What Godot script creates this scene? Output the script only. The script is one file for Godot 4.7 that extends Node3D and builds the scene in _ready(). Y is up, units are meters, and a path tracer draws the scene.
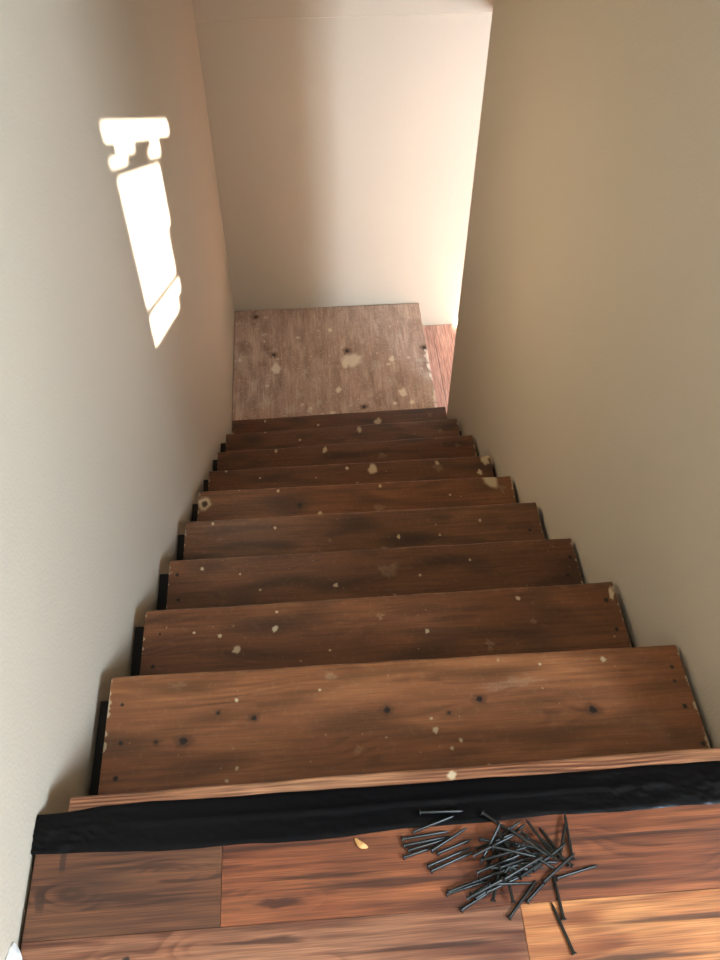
extends Node3D
# A steep old wooden staircase seen from the top landing: x to the right, y up, the stairs go down towards -z.
# The landing floor is y = 0 and its front edge is z = 0.

const CAM := [880.00, 0.87890, 0.07637, 0.00472, 0.3375, 1.0927, 0.4288]   # focal length in pixels, pitch, yaw, roll, position
const RISE := 0.1746
const RUN := 0.2370
# front edge of each tread: x and z at its left end, x and z at its right end
const NOSE := [[-0.002, -0.245, 0.903, -0.239], [0.001, -0.472, 0.899, -0.474], [0.003, -0.707, 0.903, -0.706], [-0.001, -0.947, 0.899, -0.947], [-0.002, -1.187, 0.899, -1.182], [-0.004, -1.412, 0.899, -1.415], [-0.004, -1.646, 0.899, -1.669], [-0.001, -1.893, 0.894, -1.915], [-0.002, -2.133, 0.894, -2.152]]
# marks on each tread (last row: the plywood): x, z, half width, half depth, kind (p paint drop, s faint spatter, k knot, n nail hole, f scuff, r ringed knot, e edge paint)
const MARKS := {
	0: [[0.487, 0.017, 0.0058, 0.0058, "p"]],
	1: [[0.779, -0.219, 0.0048, 0.0053, "p"], [0.496, -0.120, 0.0048, 0.0051, "p"], [0.532, -0.101, 0.0033, 0.0034, "p"], [0.517, -0.090, 0.0033, 0.0034, "p"], [0.492, -0.139, 0.0024, 0.0026, "p"], [0.570, -0.165, 0.0065, 0.0069, "k"], [0.742, -0.135, 0.0077, 0.0081, "k"], [0.520, -0.146, 0.0031, 0.0032, "k"], [0.426, -0.157, 0.0069, 0.0073, "k"], [0.222, -0.159, 0.0053, 0.0057, "k"], [0.167, -0.171, 0.0031, 0.0033, "k"], [0.195, -0.190, 0.0031, 0.0033, "p"], [0.197, -0.082, 0.0029, 0.0030, "p"], [0.183, -0.064, 0.0026, 0.0027, "p"], [0.377, -0.097, 0.0059, 0.0062, "s"], [0.019, -0.195, 0.0034, 0.0037, "n"], [0.023, -0.133, 0.0042, 0.0044, "n"], [0.021, -0.079, 0.0047, 0.0048, "n"], [0.075, -0.131, 0.0036, 0.0038, "k"], [0.116, -0.130, 0.0075, 0.0079, "k"], [0.885, -0.198, 0.0040, 0.0043, "n"], [0.885, -0.131, 0.0046, 0.0049, "n"], [0.894, -0.070, 0.0045, 0.0046, "n"], [0.882, -0.174, 0.0031, 0.0034, "n"], [0.625, -0.187, 0.0313, 0.0085, "f"], [0.103, -0.222, 0.0141, 0.0039, "f"], [0.324, -0.198, 0.0023, 0.0025, "p"], [0.676, -0.218, 0.0024, 0.0026, "p"], [0.341, -0.221, 0.0079, 0.0086, "s"]],
	2: [[0.244, -0.414, 0.0060, 0.0068, "p"], [0.174, -0.375, 0.0073, 0.0082, "p"], [0.142, -0.406, 0.0037, 0.0042, "p"], [0.709, -0.448, 0.0042, 0.0049, "p"], [0.527, -0.389, 0.0046, 0.0053, "p"], [0.728, -0.396, 0.0056, 0.0064, "s"], [0.890, -0.445, 0.0096, 0.0111, "e"], [0.877, -0.432, 0.0057, 0.0066, "n"], [0.881, -0.368, 0.0047, 0.0052, "n"], [0.023, -0.351, 0.0045, 0.0050, "n"], [0.248, -0.450, 0.0030, 0.0035, "p"], [0.442, -0.428, 0.0056, 0.0065, "s"], [0.639, -0.354, 0.0074, 0.0082, "s"], [0.094, -0.416, 0.0028, 0.0032, "p"], [0.344, -0.362, 0.0024, 0.0027, "p"], [0.031, -0.418, 0.0028, 0.0032, "n"]],
	3: [[0.366, -0.615, 0.0052, 0.0061, "p"], [0.075, -0.678, 0.0044, 0.0053, "p"], [0.021, -0.666, 0.0048, 0.0058, "n"], [0.478, -0.646, 0.0132, 0.0157, "s"], [0.890, -0.652, 0.0056, 0.0066, "n"], [0.666, -0.660, 0.0029, 0.0035, "p"], [0.202, -0.614, 0.0030, 0.0036, "p"], [0.158, -0.658, 0.0026, 0.0031, "p"], [0.551, -0.628, 0.0031, 0.0036, "p"], [0.875, -0.605, 0.0048, 0.0057, "n"], [0.027, -0.601, 0.0047, 0.0055, "n"]],
	4: [[0.087, -0.883, 0.0125, 0.0039, "f"], [0.068, -0.934, 0.0046, 0.0057, "p"], [0.534, -0.859, 0.0050, 0.0062, "p"], [0.225, -0.909, 0.0038, 0.0047, "p"], [0.362, -0.862, 0.0040, 0.0049, "s"], [0.746, -0.897, 0.0038, 0.0047, "p"], [0.499, -0.825, 0.0074, 0.0090, "s"], [0.867, -0.857, 0.0050, 0.0062, "n"], [0.638, -0.858, 0.0030, 0.0037, "p"]],
	5: [[0.017, -1.138, 0.0198, 0.0253, "r"], [0.224, -1.171, 0.0052, 0.0066, "p"], [0.341, -1.083, 0.0056, 0.0071, "p"], [0.841, -1.167, 0.0232, 0.0298, "p"], [0.518, -1.169, 0.0046, 0.0059, "p"], [0.285, -1.115, 0.0085, 0.0108, "k"], [0.715, -1.122, 0.0034, 0.0044, "p"], [0.508, -1.089, 0.0113, 0.0142, "s"], [0.865, -1.137, 0.0086, 0.0110, "s"]],
	6: [[0.879, -1.395, 0.0145, 0.0190, "p"], [0.893, -1.411, 0.0081, 0.0106, "p"], [0.517, -1.380, 0.0153, 0.0200, "p"], [0.730, -1.376, 0.0115, 0.0150, "s"], [0.435, -1.392, 0.0057, 0.0075, "p"], [0.050, -1.407, 0.0044, 0.0059, "p"], [0.856, -1.346, 0.0083, 0.0107, "p"], [0.158, -1.370, 0.0038, 0.0049, "p"], [0.725, -1.393, 0.0064, 0.0084, "p"]],
	7: [[0.371, -1.629, 0.0091, 0.0122, "p"], [0.199, -1.636, 0.0063, 0.0084, "p"], [0.569, -1.594, 0.0105, 0.0139, "s"], [0.284, -1.654, 0.0070, 0.0095, "s"], [0.838, -1.620, 0.0071, 0.0094, "s"]],
	8: [[0.511, -1.878, 0.0100, 0.0136, "p"], [0.281, -1.842, 0.0049, 0.0067, "p"], [0.821, -1.856, 0.0077, 0.0104, "s"], [0.148, -1.893, 0.0046, 0.0063, "p"]],
	9: [[0.604, -2.082, 0.0149, 0.0205, "p"], [-0.005, -2.054, 0.0106, 0.0145, "p"], [0.354, -2.080, 0.0054, 0.0074, "p"], [0.824, -2.104, 0.0084, 0.0115, "s"], [0.135, -2.118, 0.0050, 0.0069, "p"]],
	10: [[0.533, -2.650, 0.0377, 0.0551, "p"], [0.498, -2.628, 0.0188, 0.0273, "p"], [0.172, -2.617, 0.0215, 0.0312, "p"], [0.067, -2.517, 0.0183, 0.0263, "s"], [0.135, -2.402, 0.0270, 0.0380, "s"], [0.458, -2.457, 0.0137, 0.0194, "p"], [0.698, -2.493, 0.0230, 0.0328, "s"], [0.751, -2.420, 0.0182, 0.0257, "p"], [0.363, -2.536, 0.0139, 0.0199, "s"], [0.722, -2.647, 0.0132, 0.0193, "p"], [0.513, -2.718, 0.0105, 0.0155, "k"], [0.166, -2.714, 0.0114, 0.0168, "k"], [0.883, -2.717, 0.0115, 0.0169, "k"], [0.566, -2.341, 0.0099, 0.0137, "k"], [0.370, -2.386, 0.0135, 0.0190, "s"], [0.638, -2.612, 0.0234, 0.0341, "s"], [0.281, -2.437, 0.0159, 0.0225, "s"], [0.800, -2.369, 0.0136, 0.0190, "s"], [0.440, -2.875, 0.0088, 0.0132, "p"], [0.777, -2.814, 0.0097, 0.0145, "s"], [0.219, -2.781, 0.0096, 0.0143, "s"], [0.005, -2.690, 0.0094, 0.0139, "p"], [0.785, -2.357, 0.0113, 0.0157, "p"], [0.708, -2.356, 0.0090, 0.0126, "p"], [0.323, -2.339, 0.0134, 0.0187, "p"], [0.233, -2.339, 0.0179, 0.0249, "s"], [0.594, -2.776, 0.0096, 0.0143, "s"], [0.313, -2.586, 0.0093, 0.0135, "s"], [0.872, -2.396, 0.0136, 0.0192, "s"], [0.869, -2.528, 0.0139, 0.0200, "s"], [0.853, -2.631, 0.0118, 0.0172, "s"], [0.080, -2.997, 0.0079, 0.0122, "k"]],
}
# each nail: head x, y, z, then point x, y, z
const NAILS := [
	[0.4411, 0.0072, 0.0626, 0.4941, 0.0060, 0.0645],
	[0.4309, 0.0030, 0.0837, 0.4819, 0.0060, 0.0693],
	[0.4165, 0.0030, 0.0913, 0.4734, 0.0018, 0.0860],
	[0.4176, 0.0030, 0.0989, 0.4745, 0.0018, 0.0918],
	[0.4162, 0.0030, 0.1123, 0.4676, 0.0018, 0.0993],
	[0.4227, 0.0031, 0.1048, 0.4762, 0.0038, 0.0937],
	[0.4491, 0.0068, 0.1085, 0.4961, 0.0060, 0.0840],
	[0.4434, 0.0030, 0.1244, 0.4975, 0.0018, 0.1064],
	[0.4465, 0.0030, 0.1300, 0.5026, 0.0018, 0.1105],
	[0.4565, 0.0030, 0.1109, 0.4993, 0.0018, 0.0970],
	[0.5169, 0.0072, 0.0688, 0.5527, 0.0018, 0.0961],
	[0.5146, 0.0034, 0.1064, 0.5615, 0.0067, 0.0817],
	[0.5156, 0.0035, 0.1237, 0.5566, 0.0048, 0.0901],
	[0.5213, 0.0062, 0.1125, 0.5669, 0.0078, 0.0853],
	[0.5416, 0.0055, 0.1065, 0.5932, 0.0018, 0.1188],
	[0.5327, 0.0057, 0.1133, 0.5859, 0.0018, 0.1262],
	[0.5289, 0.0030, 0.1240, 0.5806, 0.0018, 0.1358],
	[0.5359, 0.0074, 0.1172, 0.5889, 0.0053, 0.1210],
	[0.5935, 0.0075, 0.1268, 0.5677, 0.0094, 0.0805],
	[0.6089, 0.0030, 0.1351, 0.5837, 0.0018, 0.0885],
	[0.6157, 0.0030, 0.1289, 0.6168, 0.0060, 0.0753],
	[0.5926, 0.0030, 0.1482, 0.6445, 0.0018, 0.1372],
	[0.5907, 0.0030, 0.1924, 0.5885, 0.0018, 0.1394],
	[0.5943, 0.0030, 0.2280, 0.5801, 0.0018, 0.1730],
	[0.5289, 0.0030, 0.1867, 0.5680, 0.0018, 0.1482],
	[0.5522, 0.0037, 0.1714, 0.5972, 0.0046, 0.1361],
	[0.5147, 0.0030, 0.1514, 0.5743, 0.0042, 0.1362],
	[0.4616, 0.0030, 0.1563, 0.5133, 0.0018, 0.1445],
	[0.4757, 0.0030, 0.1744, 0.5302, 0.0056, 0.1490],
	[0.4890, 0.0052, 0.1600, 0.5373, 0.0040, 0.1381],
	[0.4940, 0.0058, 0.1638, 0.5429, 0.0087, 0.1411],
	[0.5125, 0.0039, 0.1425, 0.5485, 0.0100, 0.1155],
	[0.5125, 0.0104, 0.1686, 0.5315, 0.0086, 0.1191],
	[0.5353, 0.0095, 0.1719, 0.5310, 0.0118, 0.1191],
	[0.4637, 0.0054, 0.1547, 0.5149, 0.0069, 0.1408],
	[0.5108, 0.0133, 0.1299, 0.5609, 0.0141, 0.1471],
	[0.5155, 0.0182, 0.1356, 0.5684, 0.0107, 0.1394],
	[0.5004, 0.0159, 0.1469, 0.5521, 0.0186, 0.1328],
	[0.5056, 0.0166, 0.1612, 0.5575, 0.0166, 0.1439],
	[0.5270, 0.0101, 0.1018, 0.5784, 0.0054, 0.1148],
	[0.5023, 0.0105, 0.1111, 0.5532, 0.0139, 0.0962],
	[0.5076, 0.0166, 0.1022, 0.5593, 0.0087, 0.1137],
	[0.5999, 0.0050, 0.1272, 0.6161, 0.0080, 0.0853],
	[0.6122, 0.0069, 0.1372, 0.5753, 0.0118, 0.0992],
	[0.5452, 0.0054, 0.1287, 0.5982, 0.0021, 0.1305],
	[0.5302, 0.0157, 0.0945, 0.5523, 0.0221, 0.1427],
	[0.5630, 0.0187, 0.1062, 0.5272, 0.0262, 0.1453],
	[0.5450, 0.0260, 0.1501, 0.5910, 0.0146, 0.1237],
	[0.4978, 0.0192, 0.1396, 0.5491, 0.0260, 0.1260],
	[0.5334, 0.0201, 0.0872, 0.5026, 0.0133, 0.1303],
	[0.5638, 0.0173, 0.1408, 0.6091, 0.0172, 0.1133],
	[0.5086, 0.0229, 0.1545, 0.5616, 0.0122, 0.1538],
	[0.5224, 0.0308, 0.1396, 0.5729, 0.0166, 0.1237],
	[0.4971, 0.0157, 0.1199, 0.5472, 0.0236, 0.1024],
	[0.5590, 0.0128, 0.0966, 0.5948, 0.0219, 0.1357],
	[0.5495, 0.0277, 0.1163, 0.5937, 0.0164, 0.1455],
	[0.5057, 0.0167, 0.1259, 0.5583, 0.0301, 0.1191],
	[0.5722, 0.0202, 0.1556, 0.6162, 0.0191, 0.1260],
	[0.4825, 0.0180, 0.1664, 0.5323, 0.0276, 0.1483],
	[0.5417, 0.0268, 0.0953, 0.5834, 0.0200, 0.1281],
	[0.5188, 0.0308, 0.1159, 0.5699, 0.0267, 0.1302],
	[0.5258, 0.0302, 0.1522, 0.5741, 0.0288, 0.1304],
]

const WL := -0.027          # face of the left wall
const WR := 0.912           # face of the right wall
const WB := -3.054          # face of the wall at the foot of the stairs
const RIGHT_END := -2.185   # where the right wall stops
const CEIL := 2.4
const ZW := 1.7             # inner face of the outer wall behind the camera
const PLY_Y := -1.7465
const LOW_Y := -1.898       # red boards beside the platform
const LOW_CEIL := -0.357
const TH := 0.028           # tread thickness
const SUN_TOWARDS := Vector3(0.42, 0.53, 1.0)
const HALL_X := 1.75        # side wall of the upper hall
const DOOR := [2.12, -1.86, 2.46, -0.50]
const LOW_X := 2.5          # side wall of the lower room
const WIN2 := [0.85, 1.1, 1.5, 1.65]   # side window of the hall: z, y to z, y
const DOOR_Z := -0.6        # wall of the lower room that holds the glass door

var M := {}
var taken := {}

# ---------------------------------------------------------------- helpers
func numbered(called: String) -> String:
	var n: int = taken.get(called, 0)
	taken[called] = n + 1
	return called if n == 0 else "%s_%03d" % [called, n]

func st_new(smooth := false) -> SurfaceTool:
	var st := SurfaceTool.new()
	st.begin(Mesh.PRIMITIVE_TRIANGLES)
	st.set_smooth_group(0 if smooth else -1)
	return st

func finish(st: SurfaceTool) -> ArrayMesh:
	st.generate_normals()
	return st.commit()

func inst(called: String, mesh: Mesh, m: Material, parent: Node = self) -> MeshInstance3D:
	var o := MeshInstance3D.new()
	o.name = numbered(called) if parent == self else called
	o.mesh = mesh
	o.material_override = m
	o.cast_shadow = GeometryInstance3D.SHADOW_CASTING_SETTING_ON
	parent.add_child(o, true)
	return o

func obj(called: String, st: SurfaceTool, m: Material, parent: Node = self) -> MeshInstance3D:
	return inst(called, finish(st), m, parent)

func base(called: String, at := Vector3.ZERO) -> Node3D:
	var o := Node3D.new()
	o.name = numbered(called)
	add_child(o, true)
	o.position = at
	return o

func tag(o: Node, label: String, category: String, group := "") -> Node:
	o.set_meta("label", label)
	o.set_meta("category", category)
	if group:
		o.set_meta("group", group)
	return o

func structure(o: Node, label: String, category: String) -> Node:
	o.set_meta("kind", "structure")
	return tag(o, label, category)

# uv: [origin, length along x, length along z, share of y added to z, fixed u or -1]
func uv_of(q: Vector3, uv: Array) -> Vector2:
	if uv.is_empty():
		return Vector2(q.x + q.y * 0.37, q.z + q.y)
	var o: Vector3 = uv[0]
	return Vector2((q.x - o.x) / uv[1] if uv[4] < 0.0 else uv[4], (q.z - o.z - (q.y - o.y) * uv[3]) / uv[2])

# a flat polygon turned so that it faces away from the point "inside"; uv from a callable
func poly(st: SurfaceTool, pts: Array, inside: Vector3, uv := []) -> void:
	var mid := Vector3.ZERO
	for q in pts:
		mid += q
	mid /= pts.size()
	var n := Vector3.ZERO
	for i in pts.size():
		n += (pts[i] - mid).cross(pts[(i + 1) % pts.size()] - mid)
	var order := pts.duplicate()
	if n.dot(mid - inside) > 0:       # front faces run clockwise
		order.reverse()
	for i in range(1, order.size() - 1):
		for q in [order[0], order[i], order[i + 1]]:
			st.set_uv(uv_of(q, uv))
			st.add_vertex(q)

func corner(mid: Vector3, half: Vector3, c: float, sx: float, sy: float, sz: float, axis: int) -> Vector3:
	var v := Vector3(sx * half.x, sy * half.y, sz * half.z)
	for k in 3:
		if k != axis:
			v[k] -= signf(v[k]) * c
	return mid + v

# a box with chamfered edges
func box(st: SurfaceTool, a: Vector3, b: Vector3, c := 0.0, uv := []) -> void:
	var lo := Vector3(minf(a.x, b.x), minf(a.y, b.y), minf(a.z, b.z))
	var hi := Vector3(maxf(a.x, b.x), maxf(a.y, b.y), maxf(a.z, b.z))
	var mid := (lo + hi) / 2.0
	var half := (hi - lo) / 2.0
	c = minf(c, minf(half.x, minf(half.y, half.z)) * 0.9)
	var S := [-1.0, 1.0]
	for s in S:
		poly(st, [corner(mid, half, c, s, -1, -1, 0), corner(mid, half, c, s, 1, -1, 0), corner(mid, half, c, s, 1, 1, 0), corner(mid, half, c, s, -1, 1, 0)], mid, uv)
		poly(st, [corner(mid, half, c, -1, s, -1, 1), corner(mid, half, c, 1, s, -1, 1), corner(mid, half, c, 1, s, 1, 1), corner(mid, half, c, -1, s, 1, 1)], mid, uv)
		poly(st, [corner(mid, half, c, -1, -1, s, 2), corner(mid, half, c, 1, -1, s, 2), corner(mid, half, c, 1, 1, s, 2), corner(mid, half, c, -1, 1, s, 2)], mid, uv)
	if c <= 0.0:
		return
	for s in S:
		for t in S:
			poly(st, [corner(mid, half, c, s, t, -1, 0), corner(mid, half, c, s, t, 1, 0), corner(mid, half, c, s, t, 1, 1), corner(mid, half, c, s, t, -1, 1)], mid, uv)
			poly(st, [corner(mid, half, c, s, -1, t, 0), corner(mid, half, c, s, 1, t, 0), corner(mid, half, c, s, 1, t, 2), corner(mid, half, c, s, -1, t, 2)], mid, uv)
			poly(st, [corner(mid, half, c, -1, s, t, 1), corner(mid, half, c, 1, s, t, 1), corner(mid, half, c, 1, s, t, 2), corner(mid, half, c, -1, s, t, 2)], mid, uv)
			for w in S:
				poly(st, [corner(mid, half, c, s, t, w, 0), corner(mid, half, c, s, t, w, 1), corner(mid, half, c, s, t, w, 2)], mid, uv)

func one_box(called: String, a: Vector3, b: Vector3, m: Material, parent: Node = self, c := 0.0, uv := []) -> MeshInstance3D:
	var st := st_new()
	box(st, a, b, c, uv)
	return obj(called, st, m, parent)

func noise(seed_: int, freq := 1.0, octaves := 3) -> FastNoiseLite:
	var n := FastNoiseLite.new()
	n.seed = seed_
	n.noise_type = FastNoiseLite.TYPE_SIMPLEX_SMOOTH
	n.frequency = freq
	n.fractal_octaves = octaves
	n.fractal_type = FastNoiseLite.FRACTAL_FBM if octaves > 1 else FastNoiseLite.FRACTAL_NONE
	return n

# ---------------------------------------------------------------- wood
# A board seen flat, lying along x: "size" in metres, the picture's rows run from the front edge (-z) to the back.
# tones: [dark grain, body, light grain, stain]; marks in metres from the left front corner.
func wood(w: int, h: int, size: Vector2, seed_: int, tones: Array, o := {}) -> Image:
	var n1 := noise(seed_, 1.0, 2)
	var n2 := noise(seed_ + 7, 1.0, 2)
	var n3 := noise(seed_ + 13, 1.0, 3)
	var n4 := noise(seed_ + 29, 1.0, 1)
	var rings: float = o.get("rings", 55.0)
	var wave: float = o.get("wave", 0.9)
	var grain: float = o.get("grain", 0.55)
	var stain: float = o.get("stain", 0.5)
	var stretch: float = o.get("long", 1.0)
	var fleck: float = o.get("fleck", 0.0)
	var fibre: float = o.get("fibre", 0.35)
	var dark: Color = tones[0]
	var body: Color = tones[1]
	var light: Color = tones[2]
	var foul: Color = tones[3]
	var knots: Array = o.get("knots", [])
	var data := PackedByteArray()
	data.resize(w * h * 3)
	var i := 0
	for row in h:
		var v := size.y * (row + 0.5) / h
		for col in w:
			var u := size.x * (col + 0.5) / w
			var warp := n1.get_noise_2d(u * 2.2 * stretch, v * 9.0) * wave
			for k in knots:
				var du: float = (u - k[0]) / (k[2] * 5.0)
				var dv: float = (v - k[1]) / (k[2] * 2.2)
				warp += 0.9 * exp(-du * du - dv * dv)
			var ph := v * rings + warp * 3.0
			var s := ph - floorf(ph)
			var ring := smoothstep(0.15, 0.8, s) * (1.0 - smoothstep(0.8, 1.0, s))       # slow rise, quicker fall: late wood
			var fine := n2.get_noise_2d(u * 9.0, v * 620.0)
			var streak := n4.get_noise_2d(u * 2.6 + 11.0, v * 95.0)
			var big := n3.get_noise_2d(u * 3.2, v * 11.0)
			var vein := n1.get_noise_2d(u * 5.0 + 70.0, v * 14.0)       # the figure shows only here and there
			var c := body.lerp(dark, clampf(ring * grain * (0.55 + 1.3 * vein) + streak * (0.22 if stretch == 1.0 else 0.45), 0.0, 1.0))
			c = c.lerp(light, clampf(big * 1.1 + streak * -0.25, 0.0, 0.8))
			var st_ := n4.get_noise_2d(u * 4.5 + 31.0, v * 17.0)
			c = c.lerp(foul, clampf(-0.1 + st_ * 1.1, 0.0, 1.0) * stain)
			var k2 := 1.0 + fine * fibre
			c = Color(c.r * k2, c.g * k2, c.b * k2)
			if fleck > 0.0:
				var fl := n3.get_noise_2d(u * 60.0 + 9.0, v * 60.0)
				c = c.lerp(Color(0.76, 0.72, 0.65) if fleck > 0.3 else Color(0.62, 0.55, 0.46), smoothstep(0.24, 0.5, fl) * fleck)
			data[i] = int(clampf(c.r, 0.0, 1.0) * 255.0)
			data[i + 1] = int(clampf(c.g, 0.0, 1.0) * 255.0)
			data[i + 2] = int(clampf(c.b, 0.0, 1.0) * 255.0)
			i += 3
	return Image.create_from_data(w, h, false, Image.FORMAT_RGB8, data)

# one mark blended into a board's picture; at and half are in pixels
func blot(img: Image, at: Vector2, half: Vector2, color: Color, strength: float, rough: float, n: FastNoiseLite, hollow := false) -> void:
	var reach := half * (1.4 + rough)
	for y in range(maxi(0, int(at.y - reach.y)), mini(img.get_height(), int(at.y + reach.y) + 2)):
		for x in range(maxi(0, int(at.x - reach.x)), mini(img.get_width(), int(at.x + reach.x) + 2)):
			var d := Vector2((x + 0.5 - at.x) / half.x, (y + 0.5 - at.y) / half.y)
			var a := d.angle()
			var r := d.length() * (1.0 + rough * n.get_noise_2d(cos(a) * 34.0 + at.x * 3.0, sin(a) * 34.0 + at.y * 3.0))
			var k := (1.0 - smoothstep(0.6, 1.25, r)) * strength
			if hollow:
				k *= smoothstep(0.3, 0.6, r)
			if rough > 0.8:
				k *= clampf(0.55 + 1.3 * n.get_noise_2d(x * 22.0, y * 22.0), 0.0, 1.0)
			if k > 0.0:
				img.set_pixel(x, y, img.get_pixel(x, y).lerp(color, k))

func mark_up(img: Image, marks: Array, x0: float, z0: float, size: Vector2, seed_: int, drop := Color(0.72, 0.65, 0.52)) -> void:
	var n := noise(seed_ + 101, 0.02, 2)
	var sc := Vector2(img.get_width() / size.x, img.get_height() / size.y)
	for m in marks:
		var at := Vector2((m[0] - x0) * sc.x, (m[1] - z0) * sc.y)
		var half := Vector2(maxf(m[2] * sc.x, 1.1), maxf(m[3] * sc.y, 1.1))
		match m[4]:
			"p": blot(img, at, half, drop, 0.9, 0.45, n)
			"s": blot(img, at, half * 1.1, drop.darkened(0.12), 0.6, 0.85, n)
			"k":
				blot(img, at, half * Vector2(1.9, 1.5), Color(0.24, 0.13, 0.07), 0.4, 0.4, n)
				blot(img, at, half * 0.75, Color(0.08, 0.05, 0.035), 0.8, 0.35, n)
			"n": blot(img, at, half * 0.8, Color(0.07, 0.045, 0.03), 0.85, 0.25, n)
			"f": blot(img, at, half, Color(0.66, 0.60, 0.54), 0.35, 0.9, n)
			"r":
				blot(img, at, half, Color(0.74, 0.66, 0.52), 0.9, 0.4, n, true)
				blot(img, at, half * 0.35, Color(0.12, 0.07, 0.05), 0.7, 0.3, n)
			"e": blot(img, at, half * Vector2(0.5, 1.2), Color(0.78, 0.72, 0.58), 0.9, 0.5, n)

func wood_material(img: Image, rough := 0.5, bump := 0.12) -> StandardMaterial3D:
	img.generate_mipmaps()
	var m := StandardMaterial3D.new()
	var t := ImageTexture.create_from_image(img)
	m.albedo_texture = t
	m.roughness = rough
	m.heightmap_enabled = true
	m.heightmap_texture = t
	m.heightmap_scale = bump
	return m

func plain(color: Color, rough := 0.7, metal := 0.0) -> StandardMaterial3D:
	var m := StandardMaterial3D.new()
	m.albedo_color = color
	m.roughness = rough
	m.metallic = metal
	return m

# painted plaster with the faint orange-peel of a paint roller
func paint(color: Color, seed_: int, rough := 0.6) -> StandardMaterial3D:
	var m := plain(color, rough)
	var t := NoiseTexture2D.new()
	t.width = 512
	t.height = 512
	t.seamless = true
	var n := noise(seed_, 0.09, 3)
	t.noise = n
	m.heightmap_enabled = true
	m.heightmap_texture = t
	m.heightmap_scale = 0.06
	m.uv1_triplanar = true
	m.uv1_world_triplanar = true
	m.uv1_scale = Vector3.ONE * 3.0
	return m

# a board along x with a rounded front edge; nose = [x left, z left, x right, z right]
func tread_mesh(nose: Array, zback: float, ytop: float, seed_: int, image_size: Vector2, z0: float) -> ArrayMesh:
	var st := st_new(true)
	var n := noise(seed_, 6.0, 3)
	var cols := 40
	var r := 0.006
	# profile from the top at the back, over the nose, to the underside at the back: [offset from nose, y below top]
	var prof := [[-1.0, 0.0], [0.05, 0.0], [r * 1.2, 0.0], [r * 0.55, r * 0.12], [r * 0.15, r * 0.5], [0.0, r * 1.1], [0.0, TH - r], [r * 0.5, TH - r * 0.2], [r * 1.2, TH], [0.05, TH], [-1.0, TH]]
	var grid := []
	for i in cols + 1:
		var f := float(i) / cols
		var x: float = lerpf(nose[0], nose[2], f)
		var zf: float = lerpf(nose[1], nose[3], f) + n.get_noise_1d(x) * 0.0022
		var line := []
		for p in prof:
			var z: float = zback if p[0] < 0 else zf + p[0]
			var wear: float = n.get_noise_2d(x * 0.6, 5.0) * 0.0012 if p[0] < 0.02 and p[0] >= 0 else 0.0
			line.append([Vector3(x, ytop - p[1] + minf(wear, 0.0), z), Vector2(f, (z - z0 - p[1]) / image_size.y)])
		grid.append(line)
	for i in cols:
		for j in prof.size() - 1:
			var q := [grid[i][j], grid[i + 1][j], grid[i + 1][j + 1], grid[i][j + 1]]
			for k in [0, 1, 2, 0, 2, 3]:
				st.set_uv(q[k][1])
				st.add_vertex(q[k][0])
	st.set_smooth_group(-1)
	for e in [0, cols]:
		var pts := []
		for j in prof.size():
			pts.append(grid[e][j][0])
		var within: Vector3 = grid[cols / 2][3][0] + Vector3(0, 0, 0.05)
		poly(st, pts, within, [Vector3(0, 0, z0), 1.0, image_size.y, 0.0, 0.004 if e == 0 else 0.996])
	return finish(st)

# ---------------------------------------------------------------- the scene
func _ready() -> void:
	setup_camera_and_light()
	make_materials()
	build_shell()
	build_landing_floor()
	build_stairs()
	build_platform()
	build_lower_floor()
	build_windows()
	build_tape()
	build_nails()
	build_small_things()

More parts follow.
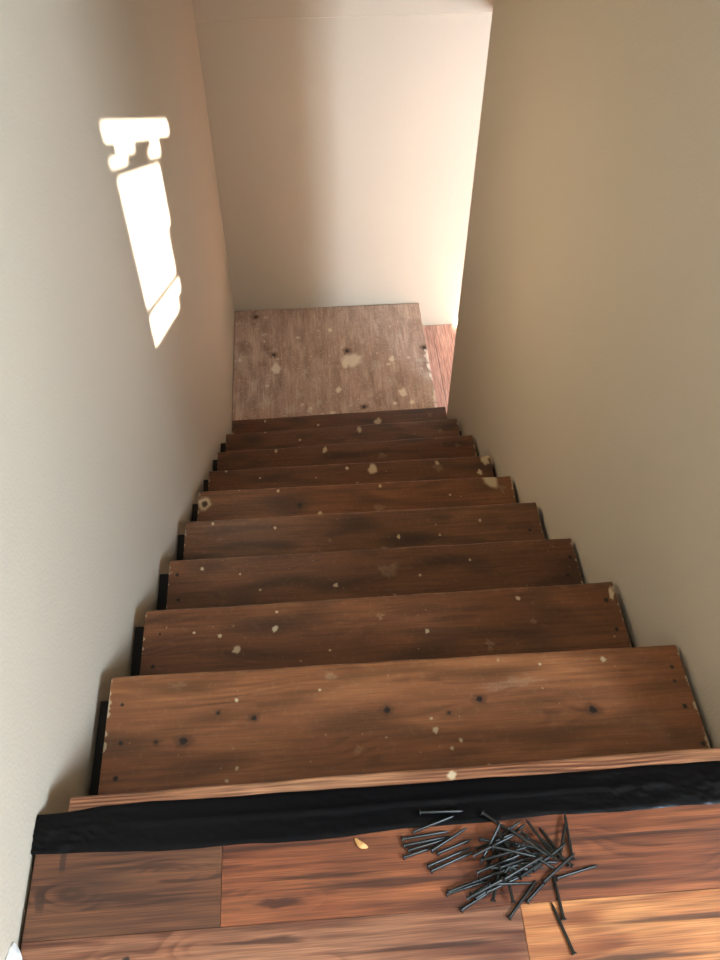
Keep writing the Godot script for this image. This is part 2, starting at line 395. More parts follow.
func setup_camera_and_light() -> void:
	var cam := Camera3D.new()
	cam.name = "camera"
	add_child(cam)
	var fwd := Vector3(sin(CAM[2]) * cos(CAM[1]), -sin(CAM[1]), -cos(CAM[2]) * cos(CAM[1]))
	var rt := Vector3(cos(CAM[2]), 0, sin(CAM[2]))
	var up := rt.cross(fwd)
	var r2: Vector3 = rt * cos(CAM[3]) + up * sin(CAM[3])
	var u2: Vector3 = up * cos(CAM[3]) - rt * sin(CAM[3])
	cam.transform = Transform3D(Basis(r2, u2, -fwd), Vector3(CAM[4], CAM[5], CAM[6]))
	cam.fov = rad_to_deg(2.0 * atan(480.0 / CAM[0]))
	cam.near = 0.02
	cam.current = true

	var env := Environment.new()
	var sky_mat := ProceduralSkyMaterial.new()
	sky_mat.sky_top_color = Color(0.42, 0.58, 0.80)
	sky_mat.sky_horizon_color = Color(0.80, 0.86, 0.92)
	sky_mat.ground_bottom_color = Color(0.34, 0.33, 0.30)
	sky_mat.ground_horizon_color = Color(0.62, 0.62, 0.58)
	var sky := Sky.new()
	sky.sky_material = sky_mat
	env.background_mode = Environment.BG_SKY
	env.sky = sky
	env.background_energy_multiplier = 2.0
	env.tonemap_mode = Environment.TONE_MAPPER_LINEAR
	env.tonemap_exposure = 1.22
	env.sdfgi_enabled = true
	env.ssao_enabled = true
	env.ssil_enabled = true
	var we := WorldEnvironment.new()
	we.name = "environment"
	we.environment = env
	add_child(we)

	var sun := DirectionalLight3D.new()
	sun.name = "sun"
	sun.light_color = Color(1.0, 0.98, 0.95)
	sun.light_energy = 42.0
	sun.light_angular_distance = 0.4
	sun.shadow_enabled = true
	add_child(sun)
	sun.look_at_from_position(SUN_TOWARDS * 5.0, Vector3.ZERO)

	# daylight coming in through the window panes: each light fills its opening
	window_light("hall_window_daylight", Vector3(1.34, 1.49, ZW - 0.02), Vector2(0.36, 0.58), 0.0, 2.4)
	window_light("hall_side_window_daylight", Vector3(HALL_X - 0.02, (WIN2[1] + WIN2[3]) / 2, (WIN2[0] + WIN2[2]) / 2), Vector2(WIN2[2] - WIN2[0] - 0.06, WIN2[3] - WIN2[1] - 0.06), PI / 2, 12.5)
	window_light("lower_door_daylight", Vector3((DOOR[0] + DOOR[2]) / 2, (DOOR[1] + DOOR[3]) / 2, DOOR_Z - 0.02), Vector2(DOOR[2] - DOOR[0], DOOR[3] - DOOR[1]), 0.0, 10.5)

# an area light shines along its own -z, into the room
func window_light(called: String, at: Vector3, size: Vector2, turn: float, energy: float) -> void:
	var l := AreaLight3D.new()
	l.name = called
	l.area_size = size
	l.light_energy = energy
	l.light_color = Color(0.80, 0.885, 0.98)
	l.shadow_enabled = true
	l.area_range = 12.0
	add_child(l)
	l.position = at
	l.rotation.y = turn

func make_materials() -> void:
	M.wall = paint(Color(0.74, 0.685, 0.60), 3)
	M.ceiling = paint(Color(0.74, 0.71, 0.66), 5)
	M.white = plain(Color(0.86, 0.85, 0.82), 0.45)
	M.dark_wood = plain(Color(0.20, 0.13, 0.09), 0.8)
	M.stringer = plain(Color(0.10, 0.075, 0.055), 0.85)
	M.subfloor = plain(Color(0.30, 0.22, 0.15), 0.85)
	M.steel = plain(Color(0.15, 0.15, 0.135), 0.42, 0.5)
	M.steel_head = plain(Color(0.14, 0.135, 0.125), 0.55, 0.4)
	var glass := StandardMaterial3D.new()
	glass.transparency = BaseMaterial3D.TRANSPARENCY_ALPHA
	glass.albedo_color = Color(0.9, 0.95, 0.95, 0.06)
	glass.roughness = 0.05
	M.glass = glass
	var tape := plain(Color(0.03, 0.027, 0.03), 0.28)
	tape.metallic_specular = 0.25
	M.tape = tape

func build_shell() -> void:
	var o: Node
	o = one_box("wall_left", Vector3(WL - 0.12, -2.1, WB - 0.15), Vector3(WL, CEIL, ZW + 0.12), M.wall)
	structure(o, "tall off-white painted wall along the left side of the stairs", "wall")
	o = one_box("wall_right", Vector3(WR, -2.1, RIGHT_END), Vector3(WR + 0.19, CEIL, 0.0), M.wall, self, 0.004)
	structure(o, "tan painted wall along the right side of the stairs", "wall")
	# the end wall has a shallow lip at the level of the lower ceiling
	var st := st_new()
	var prof := [[-2.1, WB], [LOW_CEIL - 0.004, WB], [LOW_CEIL + 0.004, WB + 0.014], [CEIL, WB + 0.014], [CEIL, WB - 0.15], [-2.1, WB - 0.15]]
	var x0 := WL - 0.12
	var x1 := LOW_X + 0.12
	for i in prof.size():
		var p = prof[i]
		var q = prof[(i + 1) % prof.size()]
		poly(st, [Vector3(x0, p[0], p[1]), Vector3(x1, p[0], p[1]), Vector3(x1, q[0], q[1]), Vector3(x0, q[0], q[1])], Vector3(1.6, -0.6, WB - 0.07))
	for x in [x0, x1]:
		var pts := []
		for p in prof:
			pts.append(Vector3(x, p[0], p[1]))
		poly(st, pts, Vector3(1.6, -0.6, WB - 0.07))
	structure(obj("wall_back", st, M.wall), "pale plaster wall at the foot of the stairs with a shallow ledge", "wall")
	st = st_new()
	box(st, Vector3(WL - 0.12, CEIL, WB - 0.15), Vector3(1.22, CEIL + 0.12, -0.11))
	box(st, Vector3(WL - 0.12, CEIL, -0.11), Vector3(HALL_X + 0.12, CEIL + 0.12, ZW + 0.12))
	structure(obj("ceiling", st, M.ceiling), "white ceiling over the stairwell and the upper hall", "ceiling")
	# upper hall
	o = one_box("wall_hall", Vector3(WR + 0.19, -0.02, -0.11), Vector3(HALL_X + 0.12, CEIL, 0.0), M.wall)
	structure(o, "painted hall wall beside the top of the stairs", "wall")
	st = st_new()       # side wall of the hall with a wide window
	box(st, Vector3(HALL_X, -0.02, 0.0), Vector3(HALL_X + 0.12, WIN2[1], ZW))
	box(st, Vector3(HALL_X, WIN2[3], 0.0), Vector3(HALL_X + 0.12, CEIL, ZW))
	box(st, Vector3(HALL_X, WIN2[1], 0.0), Vector3(HALL_X + 0.12, WIN2[3], WIN2[0]))
	box(st, Vector3(HALL_X, WIN2[1], WIN2[2]), Vector3(HALL_X + 0.12, WIN2[3], ZW))
	structure(obj("wall_side", st, M.wall), "painted side wall of the upper hall with a wide window", "wall")
	st = st_new()       # outer wall behind the camera with a narrow window
	wall_with_openings(st, Vector2(WL - 0.12, LOW_CEIL), Vector2(HALL_X + 0.12, CEIL), [[1.10, 1.13, 1.66, 1.93]], ZW, ZW + 0.12)
	structure(obj("wall_rear", st, M.wall), "painted outer wall of the upper hall with a narrow window", "wall")
	# floor structure between the storeys
	st = st_new()
	box(st, Vector3(1.12, LOW_CEIL, WB), Vector3(LOW_X + 0.12, -0.02, RIGHT_END))
	box(st, Vector3(WR + 0.19, LOW_CEIL, RIGHT_END), Vector3(LOW_X + 0.12, -0.02, DOOR_Z + 0.12))
	box(st, Vector3(WR + 0.19, LOW_CEIL, DOOR_Z + 0.12), Vector3(HALL_X + 0.12, -0.02, 0.0))
	structure(obj("ceiling_lower", st, M.ceiling), "white ceiling of the lower room by the stair foot", "ceiling")
	st = st_new()
	box(st, Vector3(1.12, -0.02, WB), Vector3(1.22, CEIL, RIGHT_END))
	box(st, Vector3(WR + 0.19, -0.02, RIGHT_END), Vector3(1.22, CEIL, RIGHT_END + 0.2))
	structure(obj("wall_well", st, M.wall), "painted wall closing the stairwell above the lower room", "wall")
	o = one_box("wall_under", Vector3(WL, -2.1, 0.07), Vector3(WR + 0.19, LOW_CEIL, 0.19), M.wall)
	structure(o, "wall closing the space below the stairs", "wall")
	# lower room
	st = st_new()
	wall_with_openings(st, Vector2(WR + 0.19, -2.1), Vector2(LOW_X + 0.12, LOW_CEIL), [[DOOR[0], DOOR[1], DOOR[2], DOOR[3]]], DOOR_Z, DOOR_Z + 0.12)
	structure(obj("wall_lower_front", st, M.wall), "painted outer wall of the lower room with a narrow glass door", "wall")
	st = st_new()
	box(st, Vector3(LOW_X, -2.1, WB), Vector3(LOW_X + 0.12, LOW_CEIL, DOOR_Z))
	structure(obj("wall_lower_side", st, M.wall), "painted side wall of the lower room", "wall")
	o = one_box("floor_base", Vector3(WL, -2.1, WB), Vector3(LOW_X, -1.93, 0.07), M.subfloor)
	structure(o, "dark rough subfloor beneath the stairs", "floor")

func wall_with_openings(st: SurfaceTool, lo: Vector2, hi: Vector2, holes: Array, z0: float, z1: float) -> void:
	var x := lo.x
	for h in holes:          # openings from left to right
		box(st, Vector3(x, lo.y, z0), Vector3(h[0], hi.y, z1))
		box(st, Vector3(h[0], lo.y, z0), Vector3(h[2], h[1], z1))
		box(st, Vector3(h[0], h[3], z0), Vector3(h[2], hi.y, z1))
		x = h[2]
	box(st, Vector3(x, lo.y, z0), Vector3(hi.x, hi.y, z1))

func build_landing_floor() -> void:
	var f := base("floor")
	structure(f, "reddish brown plank floor of the top landing", "floor")
	one_box("subfloor", Vector3(WL, LOW_CEIL, 0.03), Vector3(WR + 0.19, -0.013, ZW), M.subfloor, f)
	one_box("subfloor", Vector3(WR + 0.19, LOW_CEIL, 0.0), Vector3(HALL_X + 0.12, -0.013, ZW), M.subfloor, f)
	# the wooden nosing along the front edge
	var size := Vector2(0.90, 0.10)
	var img := wood(1024, 108, size, 11, [Color(0.33, 0.17, 0.09), Color(0.55, 0.37, 0.25), Color(0.68, 0.50, 0.36), Color(0.40, 0.25, 0.16)], {"rings": 190.0, "wave": 0.35, "grain": 0.9, "stain": 0.35})
	mark_up(img, MARKS[0], 0.011, -0.03, size, 3)
	var nose := [0.011, 0.008, 0.911, 0.002]
	inst("nosing_strip", tread_mesh(nose, 0.068, 0.0, 41, size, -0.03), wood_material(img, 0.5), f)
	# riser right below the landing
	one_box("fascia", Vector3(0.011, -0.36, 0.045), Vector3(0.905, -TH, 0.066), M.dark_wood, f)
	# planks run along x in rows; the pieces in view get pictures of their own
	var red := [Color(0.24, 0.11, 0.059), Color(0.45, 0.245, 0.140), Color(0.56, 0.33, 0.189), Color(0.27, 0.15, 0.090)]
	var brown := [Color(0.19, 0.105, 0.063), Color(0.36, 0.215, 0.131), Color(0.43, 0.28, 0.180), Color(0.22, 0.135, 0.086)]
	var pale := [Color(0.30, 0.155, 0.092), Color(0.49, 0.315, 0.215), Color(0.58, 0.40, 0.285), Color(0.33, 0.20, 0.135)]
	var orange := [Color(0.36, 0.17, 0.081), Color(0.62, 0.39, 0.225), Color(0.70, 0.47, 0.279), Color(0.45, 0.27, 0.153)]
	var pl := Vector2(1.0, 0.105)
	var imgs := [
		wood(512, 208, Vector2(0.22, 0.105), 21, brown, {"rings": 48.0, "wave": 0.9, "grain": 0.6, "long": 0.5, "stain": 0.7, "fibre": 0.3, "knots": [[0.05, 0.06, 0.008], [0.16, 0.04, 0.007]]}),
		wood(1024, 176, pl, 22, red, {"rings": 42.0, "wave": 0.9, "grain": 0.6, "long": 0.5, "stain": 0.5, "fibre": 0.3, "knots": [[0.07, 0.075, 0.009], [0.42, 0.04, 0.008], [0.62, 0.07, 0.008]]}),
		wood(1024, 208, Vector2(0.57, 0.125), 23, pale, {"rings": 40.0, "wave": 1.0, "grain": 0.6, "long": 0.5, "stain": 0.6, "fibre": 0.3, "knots": [[0.11, 0.03, 0.006], [0.2, 0.02, 0.008], [0.33, 0.05, 0.007]]}),
		wood(1024, 176, pl, 24, orange, {"rings": 38.0, "wave": 0.9, "grain": 0.6, "long": 0.5, "stain": 0.35, "fibre": 0.28, "knots": [[0.3, 0.05, 0.008]]}),
	]
	var n := noise(5, 0.02, 2)
	for sp in [[1, 60, 30, 90, 4], [1, 210, 118, 120, 5], [1, 130, 96, 60, 4], [1, 520, 60, 130, 4], [1, 700, 120, 90, 5], [1, 430, 150, 110, 4], [0, 300, 60, 130, 5], [0, 250, 130, 160, 6], [0, 400, 100, 70, 4], [2, 330, 70, 120, 6], [2, 500, 30, 90, 5], [2, 620, 90, 140, 5], [2, 850, 60, 120, 6], [3, 120, 90, 80, 4], [3, 200, 40, 120, 4]]:
		blot(imgs[sp[0]], Vector2(sp[1], sp[2]), Vector2(sp[3], sp[4]), Color(0.17, 0.085, 0.05), 0.6, 0.6, n)
	blot(imgs[2], Vector2(215, 46), Vector2(9, 8), Color(0.10, 0.06, 0.04), 0.9, 0.3, n)
	blot(imgs[0], Vector2(78, 34), Vector2(9, 26), Color(0.13, 0.08, 0.055), 0.5, 0.3, n)
	blot(imgs[0], Vector2(30, 120), Vector2(14, 26), Color(0.16, 0.095, 0.065), 0.5, 0.35, n)
	blot(imgs[1], Vector2(66, 140), Vector2(22, 9), Color(0.16, 0.07, 0.04), 0.6, 0.6, n)
	var mats := []
	for im in imgs:
		mats.append(wood_material(im, 0.42, 0.05))
	var rows := [
		[0.070, 0.172, [[-0.021, 0.2005, 0], [0.2005, 1.2, 1], [1.2, HALL_X, 3]]],
		[0.172, 0.297, [[-0.021, 0.5445, 2], [0.5445, 1.5, 3], [1.5, HALL_X, 1]]],
	]
	var offs := [0.35, 0.75, 0.15, 0.55]
	for r in 11:
		var z0 := 0.297 + r * 0.125
		var parts := []
		var x := -0.021
		var xe: float = offs[r % 4]
		var k := r
		while x < HALL_X - 0.01:
			parts.append([x, minf(xe, HALL_X), k % 4])
			x = xe
			xe += 1.0
			k += 1
		rows.append([z0, minf(z0 + 0.125, ZW), parts])
	for r in rows:
		for p in r[2]:
			var a := Vector3(p[0] + 0.0002, -0.0125, r[0] + 0.0002)
			var b := Vector3(p[1] - 0.0002, 0.0, r[1] - 0.0002)
			one_box("plank", a, b, mats[p[2]], f, 0.0004, [Vector3(a.x, 0, a.z), b.x - a.x, b.z - a.z, 1.0, -1.0])

func build_stairs() -> void:
	var s := base("staircase", Vector3.ZERO)
	tag(s, "straight flight of worn brown wooden stair treads spattered with pale paint", "staircase")
	var tones := [
		[Color(0.27, 0.147, 0.062), Color(0.49, 0.297, 0.167), Color(0.58, 0.372, 0.220), Color(0.31, 0.181, 0.079)],
		[Color(0.25, 0.127, 0.057), Color(0.40, 0.235, 0.123), Color(0.48, 0.294, 0.167), Color(0.23, 0.132, 0.062)],
		[Color(0.22, 0.118, 0.062), Color(0.36, 0.211, 0.114), Color(0.43, 0.265, 0.154), Color(0.19, 0.108, 0.053)],
		[Color(0.21, 0.118, 0.066), Color(0.38, 0.235, 0.141), Color(0.46, 0.304, 0.194), Color(0.17, 0.098, 0.053)],
		[Color(0.24, 0.127, 0.062), Color(0.41, 0.245, 0.136), Color(0.49, 0.314, 0.185), Color(0.24, 0.132, 0.066)],
	]
	var pick := [0, 1, 2, 3, 4, 2, 2, 3, 2]
	for k in range(1, 10):
		var nose: Array = NOSE[k - 1]
		var y := -k * RISE
		var zf := minf(nose[1], nose[3]) - 0.032
		var zback := -(k - 1) * RUN + 0.028
		var size := Vector2(nose[2] - nose[0], zback - zf)
		var w := 1024
		var h := int(w * size.y / size.x)
		var img := wood(w, h, size, 60 + k * 17, tones[pick[k - 1]], {"rings": 34.0 + (k * 7) % 12, "wave": 1.1, "grain": 0.28, "stain": 0.8, "fibre": 0.15, "fleck": 0.1})
		mark_up(img, MARKS[k], nose[0], zf, size, k)
		var rng := RandomNumberGenerator.new()
		rng.seed = 40 + k
		var sn := noise(400 + k, 0.02, 2)
		for i in 22 + k * 3:
			var at := Vector2(rng.randf() * w, rng.randf_range(0.1, 0.95) * h)
			var big := rng.randf() < 0.12
			blot(img, at, Vector2(rng.randf_range(1.0, 1.9), rng.randf_range(1.0, 2.0)) * (2.2 if big else 1.0), Color(0.70, 0.62, 0.50), rng.randf_range(0.35, 0.8), 0.4, sn)
		edge_wear_and_highlight(img, k)
		var t := inst("tread", tread_mesh(nose, zback, y, 300 + k, size, zf), wood_material(img, 0.5, 0.05), s)
		t.set_meta("label", ["uppermost stair tread, broad and reddish with dark knots", "second tread from the top with a few cream drops", "", "", "tread with a pale ringed knot at its left end", "", "", "", ""][k - 1])
		if k in [3, 4, 6, 7, 8, 9]:
			t.remove_meta("label")
	for k in range(0, 10):
		# the riser stands under the front of tread k (k = 0: under the landing) and reaches down to tread k + 1
		var zr := -k * RUN + 0.030
		if k == 0:
			continue
		one_box("riser", Vector3(0.002, -(k + 1) * RISE - (TH if k < 9 else 0.0), zr), Vector3(0.896, -k * RISE - TH, zr + 0.018), M.dark_wood, s)
	for x in [WL + 0.0015, 0.8705]:
		var drop := 0.012       # the notches sit a little below the treads
		var wide := 0.04
		var st := st_new()
		var top := [Vector2(0.06, -RISE - TH - drop)]
		for k in range(1, 10):
			var cut := 0.014 if k < 9 else 0.05
			top.append(Vector2(-k * RUN + cut, -k * RISE - TH - drop))
			top.append(Vector2(-k * RUN + cut, -(k + 1) * RISE - TH - drop))
		var pts := PackedVector2Array(top)
		pts.append(Vector2(-9 * RUN + 0.05, -10 * RISE - 0.17))
		pts.append(Vector2(-8 * RUN + 0.05, -10 * RISE - 0.17))
		pts.append(Vector2(0.06, -RISE - TH - 0.32))
		var tri := Geometry2D.triangulate_polygon(pts)
		for i in range(0, tri.size(), 3):
			for xx in [x, x + wide]:
				poly(st, [Vector3(xx, pts[tri[i]].y, pts[tri[i]].x), Vector3(xx, pts[tri[i + 1]].y, pts[tri[i + 1]].x), Vector3(xx, pts[tri[i + 2]].y, pts[tri[i + 2]].x)], Vector3(x + wide / 2, pts[tri[i]].y, pts[tri[i]].x))
		for i in pts.size():
			var p := pts[i]
			var q := pts[(i + 1) % pts.size()]
			poly(st, [Vector3(x, p.y, p.x), Vector3(x + wide, p.y, p.x), Vector3(x + wide, q.y, q.x), Vector3(x, q.y, q.x)], Vector3(x + wide / 2, (p.y + q.y) / 2 - 0.05, (p.x + q.x) / 2 + 0.01))
		obj("stringer", st, M.stringer, s)

# flakes of old wall paint left on the ends of a tread, and a worn front edge with its nose highlight painted in
func edge_wear_and_highlight(img: Image, k: int) -> void:
	var n := noise(900 + k, 1.0, 2)
	var w := img.get_width()
	var h := img.get_height()
	for y in h:
		for e in 2:
			var deep := int((n.get_noise_2d(y * 0.045, e * 40.0) - 0.12) * w * 0.012)
			for j in clampi(deep, 0, 5):
				var x := j if e == 0 else w - 1 - j
				img.set_pixel(x, y, img.get_pixel(x, y).lerp(Color(0.74, 0.68, 0.56), 0.75))
	var front := int(h * 0.105)
	for x in w:
		var reach := int((n.get_noise_2d(x * 0.02, 77.0) + 0.3) * 24.0 * w / 1024.0)
		for j in clampi(reach, 0, 16):
			var y := front + j
			if n.get_noise_2d(x * 0.31, y * 0.9) > -0.25:
				img.set_pixel(x, y, img.get_pixel(x, y).lerp(Color(0.62, 0.45, 0.31), 0.5 * (1.0 - float(j) / reach)))

func build_platform() -> void:
	var z0 := -9 * RUN + 0.026
	var p := base("stair_platform")
	tag(p, "square plywood platform at the stair foot, spattered with white paint", "platform")
	var size := Vector2(0.9205, z0 - (WB + 0.005))
	# plywood lies with its grain towards the end wall: the picture is made along that way and turned
	var img := wood(576, 512, Vector2(size.y, size.x), 777, [Color(0.53, 0.42, 0.36), Color(0.70, 0.59, 0.52), Color(0.79, 0.70, 0.63), Color(0.55, 0.45, 0.39)], {"rings": 26.0, "wave": 1.6, "grain": 0.35, "stain": 0.6, "fibre": 0.14, "fleck": 0.7})
	img.rotate_90(CLOCKWISE)
	mark_up(img, MARKS[10], -0.0245, WB + 0.005, size, 55, Color(0.91, 0.87, 0.80))
	# fine spatter all over, thicker towards the stairs, and chips along the free right edge
	var rng := RandomNumberGenerator.new()
	rng.seed = 77
	var n := noise(78, 0.02, 2)
	for i in 150:
		var f := Vector2(rng.randf(), pow(rng.randf(), 0.7))
		var r := rng.randf_range(0.9, 2.6) if rng.randf() < 0.85 else rng.randf_range(3.0, 5.5)
		blot(img, Vector2(f.x * img.get_width(), f.y * img.get_height()), Vector2(r * rng.randf_range(0.8, 1.7), r * rng.randf_range(0.8, 1.9)), Color(0.90, 0.86, 0.79), rng.randf_range(0.35, 0.8), 0.5, n)
	for i in 16:
		blot(img, Vector2(rng.randf() * img.get_width(), rng.randf() * img.get_height()), Vector2(rng.randf_range(10, 34), rng.randf_range(14, 44)), Color(0.86, 0.80, 0.73), 0.3, 0.95, n)
	for i in 14:
		blot(img, Vector2(rng.randf() * img.get_width(), rng.randf() * img.get_height()), Vector2(rng.randf_range(5, 16), rng.randf_range(8, 30)), Color(0.40, 0.30, 0.25), 0.4, 0.95, n)
	for i in 26:
		blot(img, Vector2(img.get_width() - rng.randf_range(0.0, 6.0), (0.35 + 0.65 * rng.randf()) * img.get_height()), Vector2(rng.randf_range(2, 6), rng.randf_range(4, 14)), Color(0.93, 0.89, 0.83), 0.75, 0.5, n)
	for i in 24:
		blot(img, Vector2(rng.randf() * img.get_width(), img.get_height() * rng.randf_range(0.80, 0.86)), Vector2(rng.randf_range(2, 9), rng.randf_range(1.5, 4)), Color(0.90, 0.86, 0.79), 0.6, 0.6, n)
	var a := Vector3(-0.0245, PLY_Y - 0.018, WB + 0.005)
	var b := Vector3(0.896, PLY_Y, z0)
	one_box("plywood_top", a, b, wood_material(img, 0.6, 0.05), p, 0.0015, [a, b.x - a.x, b.z - a.z, 0.0, -1.0])
	one_box("side_riser", Vector3(0.862, -1.93, a.z), Vector3(0.880, PLY_Y - 0.018, z0), M.dark_wood, p)
	for zz in [a.z + 0.02, (a.z + z0) / 2, z0 - 0.04]:
		one_box("joist", Vector3(0.0, -1.93, zz), Vector3(0.862, PLY_Y - 0.018, zz + 0.04), M.subfloor, p)

func build_lower_floor() -> void:
	var f := base("floor_lower")
	structure(f, "red-brown narrow board floor beside the plywood platform", "floor")
	var mats := []
	for k in 3:
		var img := wood(512, 96, Vector2(1.6, 0.09), 500 + k, [Color(0.56, 0.37, 0.31), Color(0.79, 0.61, 0.54), Color(0.85, 0.69, 0.62), Color(0.70, 0.51, 0.44)], {"rings": 60.0, "wave": 0.25, "grain": 0.4, "stain": 0.3, "fleck": 0.1})
		img.rotate_90(CLOCKWISE)
		mats.append(wood_material(img, 0.45, 0.05))
	var x := 0.8815
	var k2 := 0
	while x < LOW_X - 0.01:
		var a := Vector3(x + 0.0006, -1.93, WB + 0.002)
		var b := Vector3(minf(x + 0.09, LOW_X) - 0.0006, LOW_Y, DOOR_Z)
		one_box("board", a, b, mats[k2 % 3], f, 0.001, [a, b.x - a.x, 1.6, 0.0, -1.0])
		x += 0.09
		k2 += 1

func build_windows() -> void:
	# the narrow hall window: its lit gaps are what the sun throws on the left wall
	var w := base("window_1")
	structure(w, "narrow hall window with white rails and added blocks that shape the sun patch", "window")
	var z0 := ZW - 0.004
	var z1 := ZW + 0.008
	one_box("head", Vector3(1.10, 1.772, z0), Vector3(1.66, 1.93, z1), M.white, w)
	one_box("jamb", Vector3(1.10, 1.13, z0), Vector3(1.172, 1.772, z1), M.white, w)
	one_box("jamb", Vector3(1.505, 1.13, z0), Vector3(1.66, 1.772, z1), M.white, w)
	one_box("rail", Vector3(1.172, 1.654, z0), Vector3(1.505, 1.678, z1), M.white, w)
	one_box("rail", Vector3(1.172, 1.301, z0), Vector3(1.400, 1.321, z1), M.white, w)
	one_box("sun_block", Vector3(1.172, 1.697, z0), Vector3(1.206, 1.731, z1), M.white, w)  # small blocks added to break up the top of the sun patch
	one_box("sun_block", Vector3(1.240, 1.678, z0), Vector3(1.350, 1.702, z1), M.white, w)
	one_box("sun_block", Vector3(1.282, 1.702, z0), Vector3(1.372, 1.729, z1), M.white, w)
	one_box("sun_block", Vector3(1.420, 1.678, z0), Vector3(1.505, 1.731, z1), M.white, w)
	one_box("sun_mask", Vector3(1.397, 1.47, z0), Vector3(1.505, 1.654, z1), M.white, w)  # panels added to trim one side of the sun patch
	one_box("sun_mask", Vector3(1.372, 1.301, z0), Vector3(1.505, 1.47, z1), M.white, w)
	one_box("sun_mask", Vector3(1.384, 1.255, z0), Vector3(1.505, 1.301, z1), M.white, w)
	one_box("sun_mask", Vector3(1.352, 1.13, z0), Vector3(1.505, 1.255, z1), M.white, w)
	one_box("stile", Vector3(1.172, 1.13, z0), Vector3(1.186, 1.654, z1), M.white, w)
	one_box("bottom_rail", Vector3(1.186, 1.13, z0), Vector3(1.352, 1.210, z1), M.white, w)
	one_box("pane", Vector3(1.10, 1.13, z1 + 0.02), Vector3(1.66, 1.93, z1 + 0.024), M.glass, w)
	w = base("window_2")
	structure(w, "wide side window of the hall with two panes", "window")
	var xa := HALL_X + 0.04
	var xb := HALL_X + 0.07
	var ym: float = (WIN2[1] + WIN2[3]) / 2
	one_box("frame_side", Vector3(xa, WIN2[1], WIN2[0]), Vector3(xb, WIN2[3], WIN2[0] + 0.04), M.white, w)
	one_box("frame_side", Vector3(xa, WIN2[1], WIN2[2] - 0.04), Vector3(xb, WIN2[3], WIN2[2]), M.white, w)
	one_box("frame_top", Vector3(xa, WIN2[3] - 0.04, WIN2[0] + 0.04), Vector3(xb, WIN2[3], WIN2[2] - 0.04), M.white, w)
	one_box("frame_bottom", Vector3(xa, WIN2[1], WIN2[0] + 0.04), Vector3(xb, WIN2[1] + 0.04, WIN2[2] - 0.04), M.white, w)
	one_box("meeting_rail", Vector3(xa, ym - 0.015, WIN2[0] + 0.04), Vector3(xb, ym + 0.015, WIN2[2] - 0.04), M.white, w)
	one_box("pane", Vector3(xa + 0.01, WIN2[1] + 0.04, WIN2[0] + 0.04), Vector3(xa + 0.014, ym - 0.015, WIN2[2] - 0.04), M.glass, w)
	one_box("pane", Vector3(xa + 0.01, ym + 0.015, WIN2[0] + 0.04), Vector3(xa + 0.014, WIN2[3] - 0.04, WIN2[2] - 0.04), M.glass, w)
	w = base("door_1")
	structure(w, "narrow glazed door of the lower room", "door")
	one_box("threshold", Vector3(DOOR[0], DOOR[1], DOOR_Z), Vector3(DOOR[2], DOOR[1] + 0.02, DOOR_Z + 0.12), M.white, w)
	one_box("pane", Vector3(DOOR[0], DOOR[1] + 0.02, DOOR_Z + 0.05), Vector3(DOOR[2], DOOR[3], DOOR_Z + 0.054), M.glass, w)

func build_tape() -> void:
	var st := st_new(true)
	var n := noise(71, 1.0, 3)
	var nx := 260
	var nz := 16
	var x0 := -0.0262
	var x1 := 0.911
	var grid := []
	for i in nx + 1:
		var x := lerpf(x0, x1, float(i) / nx)
		var zf := 0.0235 + n.get_noise_2d(x * 5.0, 3.0) * 0.0022 + 0.006 * smoothstep(0.06, 0.0, x)
		var zb := 0.0795 + n.get_noise_2d(x * 4.0, 40.0) * 0.005 + 0.004 * sin(x * 7.0)
		var line := []
		for j in nz + 1:
			var f := float(j) / nz
			var z := lerpf(zf, zb, f)
			# loose at both ends, pressed flat in the middle
			var loose := 0.25 + 1.3 * smoothstep(0.14, 0.0, x) + 1.2 * smoothstep(0.5, 0.85, x) * (1.0 - f * 0.6)
			var ridge := 1.0 - absf(n.get_noise_2d(x * 22.0 + z * 40.0, z * 55.0 + 9.0)) * 2.2
			var ridge2 := 1.0 - absf(n.get_noise_2d(x * 6.0 + 4.0, z * 120.0 + 2.0)) * 2.0
			var hgt := 0.0012 + loose * (0.0016 * pow(maxf(ridge, 0.0), 4.0) + 0.0015 * pow(maxf(ridge2, 0.0), 3.0))
			hgt += 0.0012 * exp(-pow((f - 0.42) / 0.06, 2.0))
			if j == 0 or j == nz:
				hgt = 0.0004
			line.append(Vector3(x, hgt, z))
		grid.append(line)
	for i in nx:
		for j in nz:
			var q := [grid[i][j], grid[i + 1][j], grid[i + 1][j + 1], grid[i][j + 1]]
			for k in [0, 1, 2, 0, 2, 3]:
				st.set_uv(Vector2((q[k].x - x0) / (x1 - x0), (q[k].z - 0.015) / 0.075))
				st.add_vertex(q[k])
	tag(obj("tape_strip", st, M.tape), "wrinkled black tape stuck across the front edge of the landing", "tape")

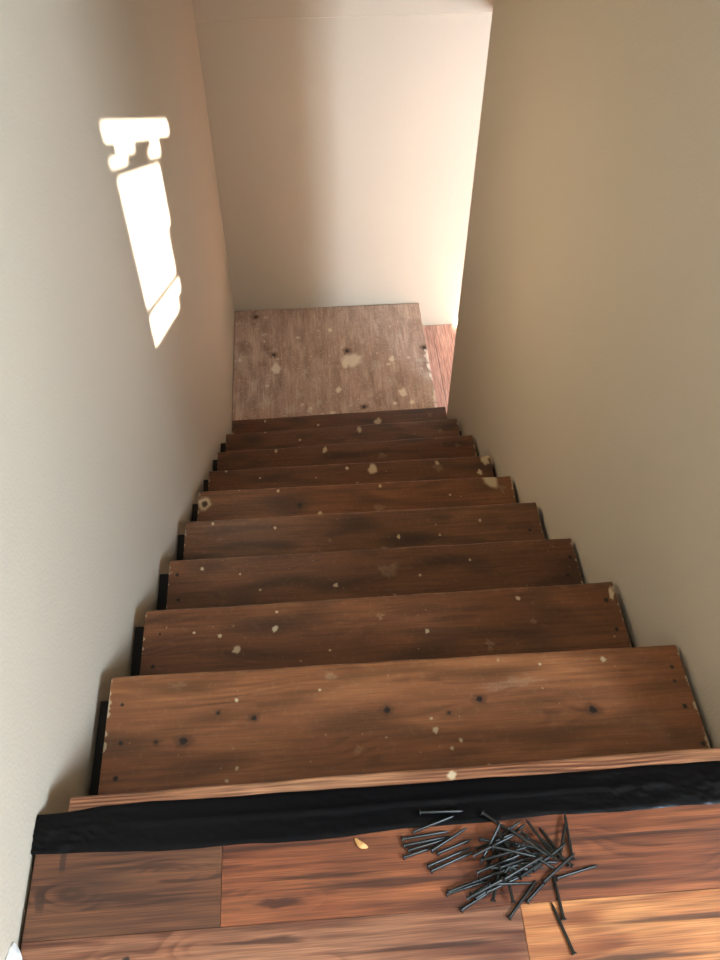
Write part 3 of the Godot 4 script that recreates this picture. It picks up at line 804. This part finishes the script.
func build_nails() -> void:
	# a nail along +x from its head at the origin, one metre of scale is one nail length apart from the thickness
	var r := 0.0019
	var st := st_new(true)
	var ln := 0.055
	var ringsx := [[0.0, r], [ln * 0.9, r * 0.95], [ln, r * 0.15]]
	for i in ringsx.size() - 1:
		for k in 8:
			var a0 := TAU * k / 8
			var a1 := TAU * (k + 1) / 8
			var p := [Vector3(ringsx[i][0], cos(a0) * ringsx[i][1], sin(a0) * ringsx[i][1]), Vector3(ringsx[i][0], cos(a1) * ringsx[i][1], sin(a1) * ringsx[i][1]), Vector3(ringsx[i + 1][0], cos(a1) * ringsx[i + 1][1], sin(a1) * ringsx[i + 1][1]), Vector3(ringsx[i + 1][0], cos(a0) * ringsx[i + 1][1], sin(a0) * ringsx[i + 1][1])]
			for j in [0, 2, 1, 0, 3, 2]:
				st.add_vertex(p[j])
	var shank := finish(st)
	var head := CylinderMesh.new()
	head.top_radius = 0.0034
	head.bottom_radius = 0.0031
	head.height = 0.0013
	head.radial_segments = 10
	head.rings = 1
	var named := {
		0: "dark nail lying flat on the black tape, topmost left",
		1: "thin dark nail resting on the tape edge left of the pile",
		10: "short dark nail poking up over the tape above the pile",
		20: "dark nail lying upright in view, right of the pile by the tape",
		21: "dark nail pointing right, rightmost of the pile",
		22: "dark nail pointing down below the right side of the pile",
		23: "lone dark nail lying apart at the bottom on the orange plank",
		24: "dark nail slanting down-left from the bottom of the pile",
		27: "dark nail sticking out left at the bottom of the pile",
		28: "dark nail with its head lowest at the lower left of the pile",
	}
	for i in NAILS.size():
		var d: Array = NAILS[i]
		var a := Vector3(d[0], d[1], d[2])
		var b := Vector3(d[3], d[4], d[5])
		var o := base("nail", a)
		var x := (b - a).normalized()
		var zc := x.cross(Vector3.UP).normalized()
		o.basis = Basis(x, zc.cross(x), zc)
		var sh := inst("shank", shank, M.steel, o)
		sh.scale = Vector3((b - a).length() / ln, 1, 1)
		var hd := inst("head", head, M.steel_head, o)
		hd.rotation.z = PI / 2
		var lab: String = named.get(i, "dark steel nail in the small bunch at the left of the pile" if i < 10 else "dark steel nail heaped in the middle of the nail pile")
		tag(o, lab, "nail", "loose nails on the landing" if i in named else ("nails in the left bunch" if i < 10 else "nails heaped in the pile"))

func lump_point(n: FastNoiseLite, c: Vector3, la: int, lo: int, i: int, j: int) -> Vector3:
	var th := PI * i / la
	var ph := TAU * (j % lo) / lo
	var d := Vector3(sin(th) * cos(ph), cos(th), sin(th) * sin(ph))
	var rr := 1.0 + 0.12 * n.get_noise_3dv(d * 1.6) + 0.10 * n.get_noise_3dv(d * 6.0)
	var v: Vector3 = c + d * Vector3(0.013, 0.020, 0.040) * rr
	return Vector3(maxf(v.x, WL + 0.0005), maxf(v.y, 0.0005), v.z)

func build_small_things() -> void:
	# a curled wood shaving beside the tape
	var st := st_new(true)
	var pts := []
	var steps := 14
	for i in steps + 1:
		var f := float(i) / steps
		var a := f * 3.6
		pts.append(Vector3(0.360 + f * 0.014, 0.0012 + 0.004 * sin(f * PI), 0.086 + f * 0.013 + 0.003 * sin(a)))
	for i in steps:
		var wd := 0.0012 + 0.0026 * sin(PI * (i + 0.5) / steps)
		var p: Vector3 = pts[i]
		var q: Vector3 = pts[i + 1]
		var side := Vector3(0.7, 0.35, -0.6) * wd
		var up := Vector3(0, 0.0008, 0)
		for g in [[p - side, q - side, q + side, p + side], [p - side - up, p + side - up, q + side - up, q - side - up], [p + side, q + side, q + side - up, p + side - up], [q - side, p - side, p - side - up, q - side - up]]:
			for k in [0, 1, 2, 0, 2, 3]:
				st.add_vertex(g[k])
	tag(obj("wood_shaving", st, plain(Color(0.80, 0.60, 0.36), 0.6)), "small pale yellow wood shaving lying beside the black tape", "wood shaving")
	# a crumbly white lump in the corner by the left wall
	st = st_new(true)
	var n := noise(19, 1.0, 3)
	var la := 18
	var lo := 26
	var c := Vector3(-0.026, 0.010, 0.216)
	for i in la:
		for j in lo:
			var q := [lump_point(n, c, la, lo, i, j), lump_point(n, c, la, lo, i, j + 1), lump_point(n, c, la, lo, i + 1, j + 1), lump_point(n, c, la, lo, i + 1, j)]
			for k in [0, 1, 2, 0, 2, 3]:
				st.add_vertex(q[k])
	tag(obj("plaster_lump", st, paint(Color(0.90, 0.89, 0.86), 33, 0.8)), "crumbly white lump in the bottom left corner against the wall", "plaster")
